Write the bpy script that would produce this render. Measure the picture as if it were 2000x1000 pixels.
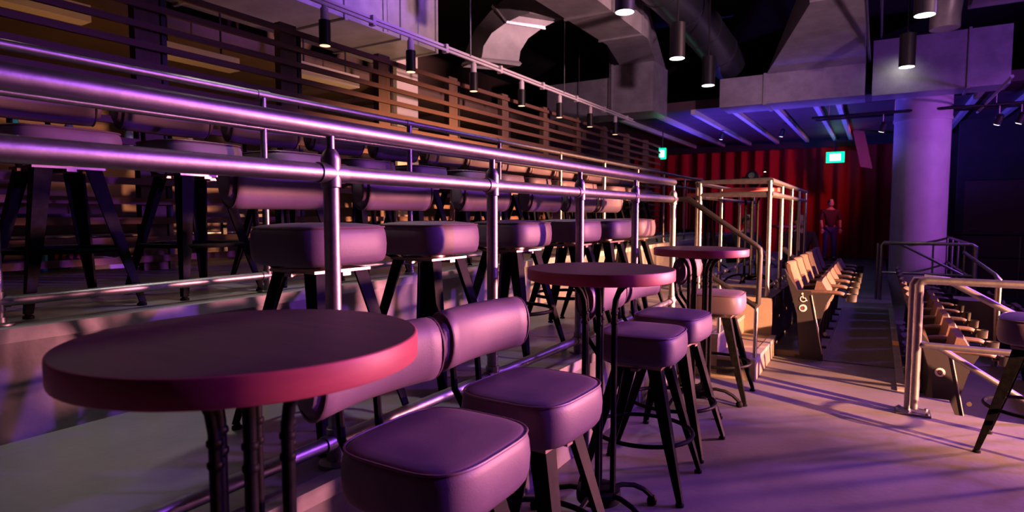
import bpy, bmesh, math, random
from mathutils import Vector, Matrix
random.seed(7)
PI = math.pi
for o in list(bpy.data.objects): bpy.data.objects.remove(o)
S = bpy.context.scene
COL = S.collection

# ------------------------------------------------------------------ camera
cd = bpy.data.cameras.new('camera'); cam = bpy.data.objects.new('camera', cd); COL.objects.link(cam)
cd.sensor_width = 36.0; cd.lens = 36.0*1180/2000; cd.clip_start = 0.05; cd.clip_end = 80
cam.location = (0, 0, 1.29)
cam.rotation_euler = (math.radians(90-3.8785), 0, math.radians(31.155))
cd.dof.use_dof = True; cd.dof.focus_distance = 2.7; cd.dof.aperture_fstop = 4.0
S.camera = cam
# ------------------------------------------------------------------ world, exposure
S.view_settings.view_transform = 'Standard'; S.view_settings.look = 'None'
S.view_settings.exposure = 0.0; S.view_settings.gamma = 1.0; S.view_settings.use_curve_mapping = False
w = bpy.data.worlds.new('world'); S.world = w; w.use_nodes = True
w.node_tree.nodes['Background'].inputs[0].default_value = (0.25, 0.10, 0.45, 1)
w.node_tree.nodes['Background'].inputs[1].default_value = 0.012

# ------------------------------------------------------------------ stage lighting (fixtures hung out over the stage side, plus added spots)
def light(kind, name, loc, target, color, energy, size=0.15, angle=60, blend=0.6):
    l = bpy.data.lights.new(name, kind); o = bpy.data.objects.new(name, l); COL.objects.link(o)
    l.color = color; l.energy = energy; o.location = loc
    if kind == 'SPOT':
        l.spot_size = math.radians(angle); l.spot_blend = blend; l.shadow_soft_size = size
    elif kind == 'AREA':
        l.shape = 'DISK'; l.size = size
    else: l.shadow_soft_size = size
    d = Vector(target)-Vector(loc); o.rotation_euler = d.to_track_quat('-Z', 'Y').to_euler()
    return o
light('SPOT', 'stage_spot_pink', (9.0, 12.2, 1.56), (-1.55, 2.05, -1.45), (1.0, 0.32, 0.38), 33000, 0.35, 27, 0.5)
light('SPOT', 'stage_spot_amber', (10.5, 0.4, 3.3), (-0.8, 5.9, 0.2), (1.0, 0.40, 0.21), 76000, 0.10, 18, 0.8)
light('SPOT', 'stage_spot_peach', (9.0, 9.4, 2.0), (-2.2, 6.2, 0.60), (1.0, 0.42, 0.20), 42000, 0.15, 22, 0.8)
light('SPOT', 'stage_spot_violet', (9.0, 8.0, 5.0), (-2.2, 2.0, -0.9), (0.36, 0.08, 1.0), 6200, 0.15, 36, 0.8)
light('SPOT', 'stage_spot_floor_violet', (3.0, 6.4, 4.9), (0.5, 2.8, 0.0), (0.42, 0.13, 1.0), 900, 0.3, 62, 1.0)
light('SPOT', 'stage_spot_column', (7.2, 8.6, 2.3), (0.66, 13.9, 1.9), (0.55, 0.11, 0.90), 2300, 0.12, 30, 0.8)
light('SPOT', 'added_spot_ceiling_blue', (-3.2, 14.6, 0.42), (-1.9, 15.6, 3.5), (0.12, 0.07, 1.0), 1300, 0.1, 110, 0.6)  # added lamp near the floor, turns the soffit beams blue
light('SPOT', 'stage_spot_ceiling_violet', (9.0, 6.2, 1.6), (-4.8, 4.6, 5.35), (0.45, 0.16, 1.0), 19000, 0.2, 20, 0.7)
light('SPOT', 'stage_spot_duct_pink', (9.0, 5.6, 1.9), (-4.8, 7.6, 4.5), (1.0, 0.50, 0.55), 11000, 0.2, 26, 0.9)
light('SPOT', 'stage_spot_cross_duct', (4.2, 3.6, 1.6), (-3.6, 12.5, 4.1), (0.95, 0.48, 0.70), 2300, 0.2, 30, 0.9)
light('SPOT', 'stage_spot_beam_violet', (5.4, 8.0, 1.8), (0.9, 12.6, 4.0), (0.40, 0.10, 1.0), 900, 0.2, 50, 0.9)
light('SPOT', 'added_spot_curtain', (1.3, 16.8, 3.3), (-4.2, 20.4, 1.7), (1.0, 0.09, 0.09), 400, 0.15, 66, 0.9)  # added red lamp grazing the curtain to bring out its pleats
light('SPOT', 'stage_spot_lower_seats', (3.6, 10.5, 4.2), (0.9, 7.5, -0.4), (0.40, 0.12, 1.0), 800, 0.3, 95, 0.9)

# ------------------------------------------------------------------ materials
MATS = {}
def mat(name, col, rough=0.5, metal=0.0, col2=None, scale=8.0, detail=4.0, bump=0.0, bscale=None, spec=0.5,
        stretch=(1, 1, 1), emit=None, estr=0.0, lo=0.35, hi=0.65, coat=0.0):
    m = bpy.data.materials.new(name); m.use_nodes = True; nt = m.node_tree; N = nt.nodes; L = nt.links
    b = N['Principled BSDF']
    b.inputs['Base Color'].default_value = (*col, 1); b.inputs['Roughness'].default_value = rough
    b.inputs['Metallic'].default_value = metal; b.inputs['Specular IOR Level'].default_value = spec
    b.inputs['Coat Weight'].default_value = coat
    if col2 is not None or bump:
        tc = N.new('ShaderNodeTexCoord'); mp = N.new('ShaderNodeMapping'); mp.inputs['Scale'].default_value = stretch
        L.new(tc.outputs['Object'], mp.inputs['Vector'])
    if col2 is not None:
        n = N.new('ShaderNodeTexNoise'); n.inputs['Scale'].default_value = scale; n.inputs['Detail'].default_value = detail
        n.inputs['Roughness'].default_value = 0.62
        L.new(mp.outputs['Vector'], n.inputs['Vector'])
        r = N.new('ShaderNodeValToRGB'); r.color_ramp.elements[0].position = lo; r.color_ramp.elements[1].position = hi
        r.color_ramp.elements[0].color = (*col, 1); r.color_ramp.elements[1].color = (*col2, 1)
        L.new(n.outputs['Fac'], r.inputs['Fac']); L.new(r.outputs['Color'], b.inputs['Base Color'])
    if bump:
        n2 = N.new('ShaderNodeTexNoise'); n2.inputs['Scale'].default_value = bscale or scale*4; n2.inputs['Detail'].default_value = 3
        L.new(mp.outputs['Vector'], n2.inputs['Vector'])
        bp = N.new('ShaderNodeBump'); bp.inputs['Strength'].default_value = bump; bp.inputs['Distance'].default_value = 0.01
        L.new(n2.outputs['Fac'], bp.inputs['Height']); L.new(bp.outputs['Normal'], b.inputs['Normal'])
    if emit is not None:
        b.inputs['Emission Color'].default_value = (*emit, 1); b.inputs['Emission Strength'].default_value = estr
    MATS[name] = m
    return m
mat('concrete', (0.085, 0.080, 0.080), 0.46, 0, (0.145, 0.135, 0.135), 1.7, 8, 0.10, 30)
mat('floor_concrete', (0.080, 0.075, 0.075), 0.52, 0, (0.130, 0.122, 0.122), 1.4, 9, 0.10, 30)
mat('concrete_block', (0.15, 0.118, 0.09), 0.7, 0, (0.19, 0.152, 0.117), 3.0, 6, 0.12, 40)
mat('nosing', (0.24, 0.225, 0.22), 0.5, 0, (0.18, 0.17, 0.17), 12, 4, 0.05, 60)
mat('carpet', (0.085, 0.095, 0.09), 0.95, 0, (0.12, 0.13, 0.125), 40, 4, 0.3, 220, 0.1)
mat('steel', (0.29, 0.28, 0.29), 0.42, 1.0, (0.23, 0.22, 0.23), 25, 3, 0.03, 120)
mat('black_metal', (0.0035, 0.0035, 0.004), 0.50, 0.0, (0.007, 0.007, 0.008), 30, 3, 0.03, 90, 0.04)
mat('bronze_plate', (0.33, 0.25, 0.20), 0.35, 0.9, (0.25, 0.2, 0.17), 20)
mat('leather', (0.098, 0.066, 0.095), 0.50, 0, (0.115, 0.078, 0.110), 9, 4, 0.06, 260, 0.32)
mat('leather_piping', (0.10, 0.055, 0.07), 0.45)
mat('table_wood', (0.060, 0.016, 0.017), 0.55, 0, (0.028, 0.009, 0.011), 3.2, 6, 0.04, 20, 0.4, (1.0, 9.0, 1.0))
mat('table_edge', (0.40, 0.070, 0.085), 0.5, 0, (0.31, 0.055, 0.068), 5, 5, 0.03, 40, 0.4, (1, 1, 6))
mat('slat_wood', (0.115, 0.055, 0.036), 0.55, 0, (0.165, 0.082, 0.055), 3, 6, 0.06, 20, 0.3, (6, 0.6, 6))
mat('post_wood', (0.105, 0.062, 0.043), 0.6, 0, (0.14, 0.085, 0.06), 4, 5, 0.06, 20, 0.3, (6, 6, 0.7))
mat('dark_steel', (0.02, 0.018, 0.02), 0.5, 0.5)
mat('galvanised', (0.40, 0.40, 0.42), 0.42, 0.35, (0.28, 0.28, 0.30), 3.5, 7, 0.22, 3.0)
mat('ceiling_black', (0.010, 0.010, 0.014), 0.9, 0, (0.018, 0.016, 0.024), 3)
mat('soffit', (0.060, 0.032, 0.045), 0.6, 0, (0.080, 0.045, 0.06), 2)
mat('track_white', (0.62, 0.58, 0.60), 0.5)
mat('galvanised_shaded', (0.20, 0.20, 0.21), 0.5, 0.3, (0.14, 0.14, 0.15), 3.5, 7, 0.2, 3.0)  # galvanised with its colour darkened to stand for weaker light on the curved duct
mat('beam', (0.50, 0.50, 0.54), 0.5, 0.0)
mat('curtain', (0.26, 0.010, 0.014), 0.85, 0, (0.32, 0.014, 0.018), 4, 4, 0.05, 90, 0.2, (4, 4, 0.5))
mat('wall_dark', (0.055, 0.040, 0.055), 0.75, 0, (0.075, 0.05, 0.07), 2, 5, 0.05, 30)
mat('wall_corridor', (0.10, 0.065, 0.05), 0.7, 0, (0.15, 0.09, 0.065), 1.4, 5, 0.04, 20)
mat('plaster', (0.60, 0.52, 0.46), 0.75, 0, (0.66, 0.58, 0.52), 3, 4, 0.05, 40)
mat('column_paint', (0.36, 0.34, 0.36), 0.6, 0, (0.42, 0.40, 0.42), 4, 5, 0.04, 60)
mat('seat_wood', (0.088, 0.056, 0.046), 0.5, 0, (0.066, 0.042, 0.035), 4, 5, 0.03, 30, 0.4, (8, 1, 1))
mat('seat_fabric', (0.075, 0.045, 0.04), 0.85, 0, (0.10, 0.06, 0.055), 60, 3, 0.15, 200, 0.2)
mat('seat_black', (0.018, 0.016, 0.018), 0.45, 0.1)
mat('sign_plate', (0.62, 0.55, 0.55), 0.5)
mat('sign_print', (0.10, 0.02, 0.03), 0.6)
mat('lamp_black', (0.012, 0.012, 0.014), 0.45, 0.2)
mat('lamp_glow', (1, 1, 1), 0.5, emit=(1.0, 0.93, 0.88), estr=9.0)
mat('lamp_glow_warm', (1, 1, 1), 0.5, emit=(1.0, 0.62, 0.30), estr=7.0)
mat('lamp_dim', (1, 1, 1), 0.5, emit=(1.0, 0.62, 0.40), estr=1.6)
mat('exit_green', (0.0, 0.25, 0.12), 0.5, emit=(0.0, 1.0, 0.42), estr=1.6)
mat('exit_white', (1, 1, 1), 0.5, emit=(0.75, 1.0, 0.9), estr=4.0)
mat('skin', (0.62, 0.36, 0.28), 0.55)
mat('cloth_plum', (0.07, 0.015, 0.03), 0.85)
mat('cloth_black', (0.02, 0.018, 0.022), 0.85)
mat('denim', (0.05, 0.05, 0.20), 0.85)
mat('hair', (0.02, 0.012, 0.01), 0.6)
mat('white_cloth', (0.75, 0.70, 0.66), 0.8)
mat('teal_glass', (0.05, 0.55, 0.58), 0.2)
mat('red_plastic', (0.75, 0.05, 0.06), 0.5)
mat('blue_plastic', (0.10, 0.14, 0.75), 0.4)
mat('paper_white', (0.8, 0.78, 0.74), 0.7)
mat('yellow_tape', (0.75, 0.42, 0.06), 0.6)
M = MATS

# ------------------------------------------------------------------ mesh helpers
class MB:
    def __init__(self): self.v = []; self.f = []
    def add(self, vs, fs):
        k = len(self.v); self.v += [tuple(p) for p in vs]; self.f += [tuple(i+k for i in f) for f in fs]; return self
    def box(self, x0, x1, y0, y1, z0, z1):
        return self.add([(x0,y0,z0),(x1,y0,z0),(x1,y1,z0),(x0,y1,z0),(x0,y0,z1),(x1,y0,z1),(x1,y1,z1),(x0,y1,z1)],
                        [(0,3,2,1),(4,5,6,7),(0,1,5,4),(1,2,6,5),(2,3,7,6),(3,0,4,7)])
    def obox(self, c, u, v, w_):
        c, u, v, w_ = map(Vector, (c, u, v, w_))
        vs = [c+a*u+b*v+d*w_ for d in (-1, 1) for a, b in ((-1,-1),(1,-1),(1,1),(-1,1))]
        return self.add(vs, [(0,3,2,1),(4,5,6,7),(0,1,5,4),(1,2,6,5),(2,3,7,6),(3,0,4,7)])
    def rings(self, rs, cap0=True, cap1=True, closed=False):
        n = len(rs[0]); vs = [p for r in rs for p in r]; fs = []
        m = len(rs)
        for i in range(m if closed else m-1):
            j = (i+1) % m
            for k in range(n):
                l = (k+1) % n
                fs.append((i*n+k, i*n+l, j*n+l, j*n+k))
        if cap0 and not closed: fs.append(tuple(reversed(range(n))))
        if cap1 and not closed: fs.append(tuple((m-1)*n+k for k in range(n)))
        return self.add(vs, fs)
    def tube(self, pts, r, n=10, closed=False):
        pts = [Vector(p) for p in pts]; m = len(pts); rr = r if isinstance(r, (list, tuple)) else [r]*m
        rs = []; prev = None
        for i, p in enumerate(pts):
            if closed: t = pts[(i+1) % m]-pts[i-1]
            else: t = pts[min(i+1, m-1)]-pts[max(i-1, 0)]
            t.normalize()
            if prev is None:
                a = Vector((0, 0, 1)) if abs(t.z) < 0.9 else Vector((1, 0, 0))
                u = t.cross(a).normalized()
            else:
                u = (prev-t*prev.dot(t)).normalized()
            prev = u; vv = t.cross(u)
            s = rr[i]
            if 0 < i < m-1 or closed:   # keep pipe width on corners
                a1 = (pts[i]-pts[i-1]).normalized(); s = s/max(0.6, a1.dot(t))
            rs.append([p+u*(math.cos(2*PI*k/n)*s)+vv*(math.sin(2*PI*k/n)*s) for k in range(n)])
        return self.rings(rs, True, True, closed)
    def lathe(self, prof, n=24, c=(0, 0, 0), axis='z'):
        rs = []
        for r, h in prof:
            ring = []
            for k in range(n):
                a = 2*PI*k/n; x, y = r*math.cos(a), r*math.sin(a)
                if axis == 'z': q = (c[0]+x, c[1]+y, c[2]+h)
                elif axis == 'x': q = (c[0]+h, c[1]+x, c[2]+y)
                else: q = (c[0]+y, c[1]+h, c[2]+x)
                ring.append(q)
            rs.append(ring)
        return self.rings(rs)
    def prism(self, poly, z0, z1, fn=None):
        fn = fn or (lambda a, b, c: (a, b, c))
        return self.rings([[fn(x, y, z0) for x, y in poly], [fn(x, y, z1) for x, y in poly]])
    def mesh(self, name, mt, angle=38):
        me = bpy.data.meshes.new(name); me.from_pydata(self.v, [], self.f)
        bm = bmesh.new(); bm.from_mesh(me); bmesh.ops.recalc_face_normals(bm, faces=bm.faces); bm.to_mesh(me); bm.free()
        me.materials.append(M[mt] if isinstance(mt, str) else mt)
        me.shade_smooth(); me.set_sharp_from_angle(angle=math.radians(angle))
        return me
    def build(self, name, mt, parent=None, loc=None, rz=None, angle=38):
        o = bpy.data.objects.new(name, self.mesh(name, mt, angle)); COL.objects.link(o)
        if parent: o.parent = parent
        if loc: o.location = loc
        if rz is not None: o.rotation_euler = (0, 0, rz)
        return o
def tag(o, label=None, cat=None, group=None, kind=None):
    if label: o['label'] = label
    if cat: o['category'] = cat
    if group: o['group'] = group
    if kind: o['kind'] = kind
    return o
def empty(name, loc=(0, 0, 0), rz=0, label=None, cat=None, group=None):
    o = bpy.data.objects.new(name, None); COL.objects.link(o); o.location = loc; o.rotation_euler = (0, 0, rz)
    o.empty_display_size = 0.1
    return tag(o, label, cat, group)
def copy_tree(o, parent=None):
    c = o.copy(); COL.objects.link(c)
    if parent: c.parent = parent
    for ch in list(o.children): copy_tree(ch, c)
    return c
def inst(src, name, parent, loc=None, rz=None):          # another piece sharing mesh data
    o = bpy.data.objects.new(name, src.data); COL.objects.link(o); o.parent = parent
    if loc: o.location = loc
    if rz is not None: o.rotation_euler = (0, 0, rz)
    return o
def struct(name, mb, mt, label=None, cat=None):
    return tag(mb.build(name, mt), label, cat, kind='structure')
ORD = ['first','second','third','fourth','fifth','sixth','seventh','eighth','ninth','tenth','eleventh','twelfth','thirteenth','fourteenth','fifteenth']

# ------------------------------------------------------------------ the setting
Z1, Z2 = 0.51, 0.90
YN, YF = -2.5, 14.0
fl = MB(); fl.box(-1.60, 2.4, YN, 4.76, -0.25, 0.0); fl.box(-9.5, 0.22, 4.76, 20.6, -0.25, 0.0); fl.box(0.22, 0.47, 4.76, 5.12, -0.25, 0.0)
struct('floor', fl, 'floor_concrete', 'bare concrete walkway floor washed in violet light', 'floor')
t1 = MB(); t1.box(-2.9, -1.35, YN, YF, 0.0, Z1); t1.box(-1.35, -0.83, 6.05, 9.6, 0.0, Z1)
struct('floor_lower_tier', t1, 'concrete', 'concrete lower seating tier with its riser', 'floor')
t2 = MB(); t2.box(-4.75, -2.52, YN, YF, 0.0, Z2)
struct('floor_upper_tier', t2, 'concrete', 'concrete upper seating tier below the slatted screen', 'floor')
struct('floor_corridor', MB().box(-9.5, -4.75, YN, YF, 0.0, Z2-0.02), 'concrete', 'dim corridor floor behind the slatted screen', 'floor')
struct('trim_1', MB().box(-2.56, -2.512, YN, YF, Z2-0.045, Z2+0.004), 'nosing', 'pale nosing strip along upper tier edge', 'nosing')
struct('trim_2', MB().box(-1.40, -1.342, YN, 4.92, Z1-0.045, Z1+0.004), 'nosing', 'pale nosing strip along lower tier edge', 'nosing')
struct('wall_platform', MB().box(-1.352, -0.815, 6.03, 6.052, 0.0, Z1+0.004), 'concrete_block', 'blond block wall facing the steps under the platform', 'wall')
struct('trim_3', MB().box(-0.82, -0.40, 6.0, 6.06, 0.0, 0.05), 'concrete_block', 'low blond kerb before the tip-up seats', 'kerb')
struct('floor_lower_right', MB().box(0.215, 1.25, 5.12, 12.6, -0.6, -0.30), 'concrete', 'lower seating tier right of the carpeted aisle', 'floor')
struct('floor_bottom_right', MB().box(1.25, 4.0, 4.76, 20.6, -0.9, -0.60), 'carpet', 'lowest seating tier beyond the guard rail', 'floor')
struct('carpet_aisle', MB().box(-0.37, 0.165, 5.95, 9.55, 0.0, 0.008), 'carpet', 'dark grey green carpet in the aisle between tip-up seats', 'carpet')
struct('trim_4', MB().box(0.165, 0.222, 5.2, 9.7, 0.0, 0.012), 'nosing', 'pale nosing strip beside the aisle carpet', 'nosing')
tag(MB().box(0.168, 0.221, 6.95, 7.2, 0.012, 0.015).build('edge_tape', 'yellow_tape'), 'short yellow tape mark on the aisle edge strip', 'tape')
struct('wall_curtain_end', MB().box(-9.5, 6.0, 20.9, 21.1, -0.6, 5.3), 'wall_dark', 'black end wall behind the red curtain', 'wall')
struct('wall_left', MB().box(-9.7, -9.5, YN, 21, 0, 5.3), 'wall_corridor', 'brown back wall of the corridor behind the slats', 'wall')
wr = MB(); wr.box(1.6, 6.0, 18.0, 18.2, -0.6, 5.3)
struct('wall_right_end', wr, 'wall_dark', 'dark wall right of the round column', 'wall')
struct('ceiling', MB().box(-9.7, 6.2, YN, 21.1, 5.2, 5.3), 'ceiling_black', 'black painted ceiling above the ducts', 'ceiling')
struct('ceiling_soffit', MB().box(-9.5, 6.0, 13.35, 20.9, 3.56, 3.75), 'soffit', 'low dark soffit above the red curtain', 'ceiling')
struct('ceiling_corridor', MB().box(-9.5, -6.3, YN, YF, 3.15, 3.35), 'wall_corridor', 'dropped brown ceiling of the corridor', 'ceiling')
for i, x in enumerate((-5.2, -4.3, -3.5, -2.7, -1.88, -1.15, -0.75, 0.35, 1.5, 2.3, 3.1)):
    struct('ceiling_beam', MB().box(x-0.045, x+0.045, 13.34, 20.9, 3.46, 3.56), 'beam', 'slim steel beam under the soffit before the curtain', 'beam')['group'] = 'beams under the soffit'
# doorway panel in the far right wall
d = MB(); d.box(1.75, 2.95, 17.96, 18.0, -0.6, 2.1)
dr = tag(d.build('door_1', mat('door_paint', (0.16, 0.07, 0.10), 0.6)), 'plum flush door in the dark wall beside the column', 'door', kind='structure')
MB().tube([(1.85, 17.90, 0.95), (2.05, 17.90, 0.95)], 0.018).tube([(1.87, 17.96, 0.95), (1.87, 17.89, 0.95)], 0.014).build('door_handle', 'steel', dr)
# round column
cl = empty('column', (0.66, 13.95, 0), label='round plaster column glowing violet near the red curtain', cat='column'); cl['kind'] = 'structure'
MB().lathe([(0.455, -0.6), (0.455, 3.05)], 48).build('shaft', 'column_paint', cl)
MB().lathe([(0.475, 3.05), (0.475, 3.10), (0.465, 3.12), (0.465, 3.56)], 48).build('collar', 'column_paint', cl)

# ------------------------------------------------------------------ concrete steps up to the lower tier
for k, (x0, x1, z) in enumerate(((-1.352, -0.775, 0.17), (-1.352, -1.06, 0.34))):
    st = tag(MB().box(x0, x1, 4.92, 6.03, 0.0 if k == 0 else 0.17, z).build('stair_step', 'concrete_block'),
             ['lowest pale concrete step rising to the lower tier', 'middle pale concrete step rising to the lower tier'][k], 'step', kind='structure')
    MB().box(x1-0.05, x1+0.004, 4.918, 6.03, z-0.03, z+0.003).build('nosing_strip', 'nosing', st)
sl = tag(MB().box(-1.06, -0.88, 4.905, 4.92, 0.03, 0.14).build('step_light', 'lamp_black'), 'small black step light box in the side of the bottom step', 'step light')
for x in (-1.01, -0.92): MB().lathe([(0.012, 0), (0.012, 0.006)], 12, (x, 4.899, 0.085), 'y').build('lens', 'steel', sl)

# ------------------------------------------------------------------ bar stools
def superring(a, b, z, p=3.8, n=48, bulge=0.0):
    r = []
    for k in range(n):
        t = 2*PI*k/n; c, s = math.cos(t), math.sin(t)
        x = a*math.copysign(abs(c)**(2/p), c); y = b*math.copysign(abs(s)**(2/p), s)
        r.append((x, y, z))
    return r
def make_stool():
    root = empty('bar_stool')
    a, b = 0.188, 0.208; z0, z1 = 0.605, 0.742
    prof = [(z0, .022), (z0+.004, .010), (z0+.014, .003), (z0+.035, -.002), (z0+.07, -.004), (z1-.03, -.001), (z1-.014, .003), (z1-.005, .009), (z1, .018),
            (z1+.003, .040), (z1+.008, .085), (z1+.010, .13)]
    cu = MB().rings([superring(a-i, b-i, z) for z, i in prof]).build('seat_cushion', 'leather', root, angle=60)
    MB().tube([(x*1.003, y*1.003, z) for x, y, z in superring(a-.004, b-.004, z1-.006)], 0.0036, 6, True).build('piping', 'leather_piping', cu)
    pl = MB(); pl.box(-.12, .12, -.13, .13, .578, .588); pl.lathe([(.075, .588), (.075, .605)], 20); pl.box(-.135, .135, -.018, .018, .566, .578); pl.box(-.018, .018, -.145, .145, .566, .578)
    pl.build('swivel_plate', 'bronze_plate', root)
    for sx in (-1, 1):
        for sy in (-1, 1):
            lg = MB(); top = Vector((sx*.115, sy*.12, .578)); bot = Vector((sx*.245, sy*.215, .018))
            rs = []
            for t, s in ((0, .062), (.55, .046), (1, .026)):
                c = top.lerp(bot, t); th_ = .009
                L = [(0,0),(-s,0),(-s,-th_),(-th_,-th_),(-th_,-s),(0,-s)]
                rs.append([(c.x+sx*px, c.y+sy*py, c.z) for px, py in L])
            lg.rings(rs)
            l = lg.build('leg', 'black_metal', root)
            MB().lathe([(.011, .022), (.012, .014), (.019, .010), (.019, .0)], 12, (bot.x-sx*.013, bot.y-sy*.013, 0)).build('foot_cap', 'black_metal', l)
    MB().tube([(math.cos(2*PI*k/40)*.238, math.sin(2*PI*k/40)*.225, .245) for k in range(40)], .0105, 8, True).build('foot_ring', 'black_metal', root)
    # padded roll back
    rs = []; n = 24; m = 15
    for i in range(m):
        u = i/(m-1)*2-1; y = u*.245; e = max(0.0, (abs(u)-.86)/.14); sc = math.sqrt(max(0.0, 1-e*e*.55)); sc = sc if abs(u) < 1 else .62
        cx = -.235+.035*u*u
        rs.append([(cx+.056*sc*math.copysign(abs(math.cos(2*PI*k/n))**.85, math.cos(2*PI*k/n)), y,
                    .895+.094*sc*math.copysign(abs(math.sin(2*PI*k/n))**.8, math.sin(2*PI*k/n))) for k in range(n)])
    bk = MB().rings(rs).build('backrest', 'leather', root, angle=50)
    for s in (-1, 1):
        u = s*.9; cx = -.235+.035*u*u
        MB().tube([(cx+.0565*math.cos(2*PI*k/20)*.97, u*.245, .895+.0945*math.sin(2*PI*k/20)*.97) for k in range(20)], .004, 5, True).build('piping', 'leather_piping', bk)
    br = MB()
    for s in (-1, 1): br.tube([(-.10, s*.07, .572), (-.20, s*.07, .60), (-.27, s*.07, .70), (-.285, s*.07, .87)], .011, 8)
    br.build('back_bracket', 'black_metal', root)
    return root
stool0 = make_stool(); first = [True]
def stool(x, y, z, rz, label, group=None):
    s = stool0 if first[0] else copy_tree(stool0)
    first[0] = False
    s.location = (x, y, z); s.rotation_euler = (0, 0, rz); tag(s, label, 'bar stool', group)
    return s
W = 'padded roll-back bar stool on the walkway, '
stool(-0.92, 1.17, 0, 0.0, W+'beside the round table farthest from the steps')
stool(-0.94, 1.69, 0, -0.03, W+'just before the middle round table')
stool(-0.95, 2.80, 0, 0.05, W+'tucked just past the middle round table')
stool(-0.97, 3.36, 0, -0.06, W+'just before the round table nearest the steps')
stool(-0.97, 4.44, 0, 0.04, W+'between the last round table and the steps')
for i, y in enumerate((1.53, 2.20, 2.94, 3.68, 4.27, 4.84)[::-1]):
    stool(-1.745 if i == 5 else -1.78, y, Z1, random.uniform(-.05, .05), 'roll-back bar stool behind the lower tier railing, %s from the steps' % ORD[i], 'stools along the lower tier')
for i in range(15):
    y = 0.06+0.57*i
    if i > 11: y += 0.3
    stool(-2.94+random.uniform(-.015, .015), y, Z2, random.uniform(-.05, .05), 'roll-back bar stool on the upper tier, %s from the far end table' % ORD[14-i], 'stools along the upper tier')
stool(0.78, 4.20, 0, PI-0.25, 'dark bar stool beside the guard rail above the lower seats')

# ------------------------------------------------------------------ round pedestal tables
def make_table():
    root = empty('pedestal_table'); R = .305
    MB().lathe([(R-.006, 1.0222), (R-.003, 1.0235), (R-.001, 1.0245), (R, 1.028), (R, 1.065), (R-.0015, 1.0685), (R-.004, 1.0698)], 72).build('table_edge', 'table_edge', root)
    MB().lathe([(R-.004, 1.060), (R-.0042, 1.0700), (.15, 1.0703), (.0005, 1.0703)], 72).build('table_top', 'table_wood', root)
    N_ = 6
    for k in range(N_):
        a = 2*PI*k/N_+.35; c, s = math.cos(a), math.sin(a)
        path = [(.070, .09), (.070, .50), (.070, .90)] + [(.070+.085*(1-math.cos(t)), .90+.115*math.sin(t)) for t in (.35, .7, 1.05, 1.4)]
        p = MB().tube([(c*r, s*r, z) for r, z in path], .0115, 10).build('pipe', 'black_metal', root)
        for z in (.885, .845): MB().lathe([(.0125, -.007), (.0148, -.004), (.0148, .004), (.0125, .007)], 12, (c*.070, s*.070, z)).build('pipe_collar', 'black_metal', p)
        MB().lathe([(.030, 1.010), (.030, 1.0222)], 14, (c*.155, s*.155, 0)).build('pipe_flange', 'black_metal', p)
    MB().lathe([(.05, .065), (.092, .075), (.095, .10), (.092, .125), (.05, .135)], 28).build('hub', 'black_metal', root)
    MB().lathe([(.12, 1.004), (.125, 1.008), (.125, 1.0225)], 28).build('mounting_plate', 'black_metal', root)
    for k in range(5):
        a = math.radians(25+72*k); c, s = math.cos(a), math.sin(a)
        f = MB().tube([(c*r, s*r, z) for r, z in ((.07,.115),(.12,.118),(.18,.105),(.23,.078),(.265,.045),(.275,.03))], .011, 8).build('foot', 'black_metal', root)
        MB().lathe([(.012,.040),(.019,.030),(.023,.018),(.021,.004),(.016,0)], 14, (c*.276, s*.276, 0)).build('foot_pad', 'black_metal', f)
    return root
tb = make_table(); tb.location = (-0.985, 0.695, 0); tag(tb, 'round mahogany table on pipe pedestal, farthest from the steps', 'table')
def table(x, y, z, rz, label, group=None):
    t = copy_tree(tb); t.location = (x, y, z); t.rotation_euler = (0, 0, rz); t['label'] = label
    return t
table(-0.985, 2.345, 0, 0.5, 'middle round mahogany table on pipe pedestal between walkway stools')
table(-1.005, 4.09, 0, 0.0, 'round mahogany table on pipe pedestal nearest the concrete steps')
table(-1.19, 7.05, Z1, 0.3, 'round pipe pedestal table on the railed platform')
table(-1.75, 14.2, 0, 0.3, 'round pipe pedestal table standing near the red curtain')
table(-3.10, 11.4, Z2, 0.3, 'round pipe pedestal table at the far end of the upper tier')
table(-1.95, 8.4, Z1, 0.1, 'round pipe pedestal table at the back of the lower tier')

# ------------------------------------------------------------------ railings
def flange(root, x, y, z, r=.045):
    f = MB().lathe([(r, 0), (r, .010), (r*.6, .016), (r*.6, .03)], 18).build('flange', 'steel', root, (x, y, z))
    return f
# lower tier railing
rl = empty('guard_rail', (-1.43, 0, Z1), label='polished steel railing along the lower tier edge behind the round tables', cat='railing')
Y0, Y1 = -2.3, 4.90
MB().tube([(0, Y0, 1.043), (0, Y1, 1.043)], .028, 20).build('top_rail', 'steel', rl)
MB().tube([(0, Y0, .907), (0, Y1, .907)], .027, 20).build('mid_rail', 'steel', rl)
MB().tube([(0, Y0, .075), (0, Y1, .075)], .022, 16).build('bottom_rail', 'steel', rl)
for k in range(-4, 5):
    y = 1.30+.9*k
    if y < Y0: continue
    p = MB().tube([(0, y, 0), (0, y, .94)], .024, 18).build('post', 'steel', rl)
    MB().tube([(0, y, .93), (0, y, 1.03)], .013, 12).build('post_neck', 'steel', p)
    for z, r in ((.075, .027), (.907, .031)):
        MB().tube([(0, y-.05, z), (0, y+.05, z)], r, 18).build('pipe_coupling', 'steel', p)
        MB().lathe([(.026, -.045), (.030, -.042), (.030, .042), (.026, .045)], 18, (0, y, z)).build('pipe_coupling', 'steel', p)
    MB().lathe([(.026, .935), (.030, .95), (.022, .97), (.014, .98)], 18, (0, y, 0)).build('post_cap', 'steel', p)
    MB().lathe([(.055, 0), (.055, .010), (.030, .016), (.030, .035)], 18, (0, y, 0)).build('flange', 'steel', p)
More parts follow.
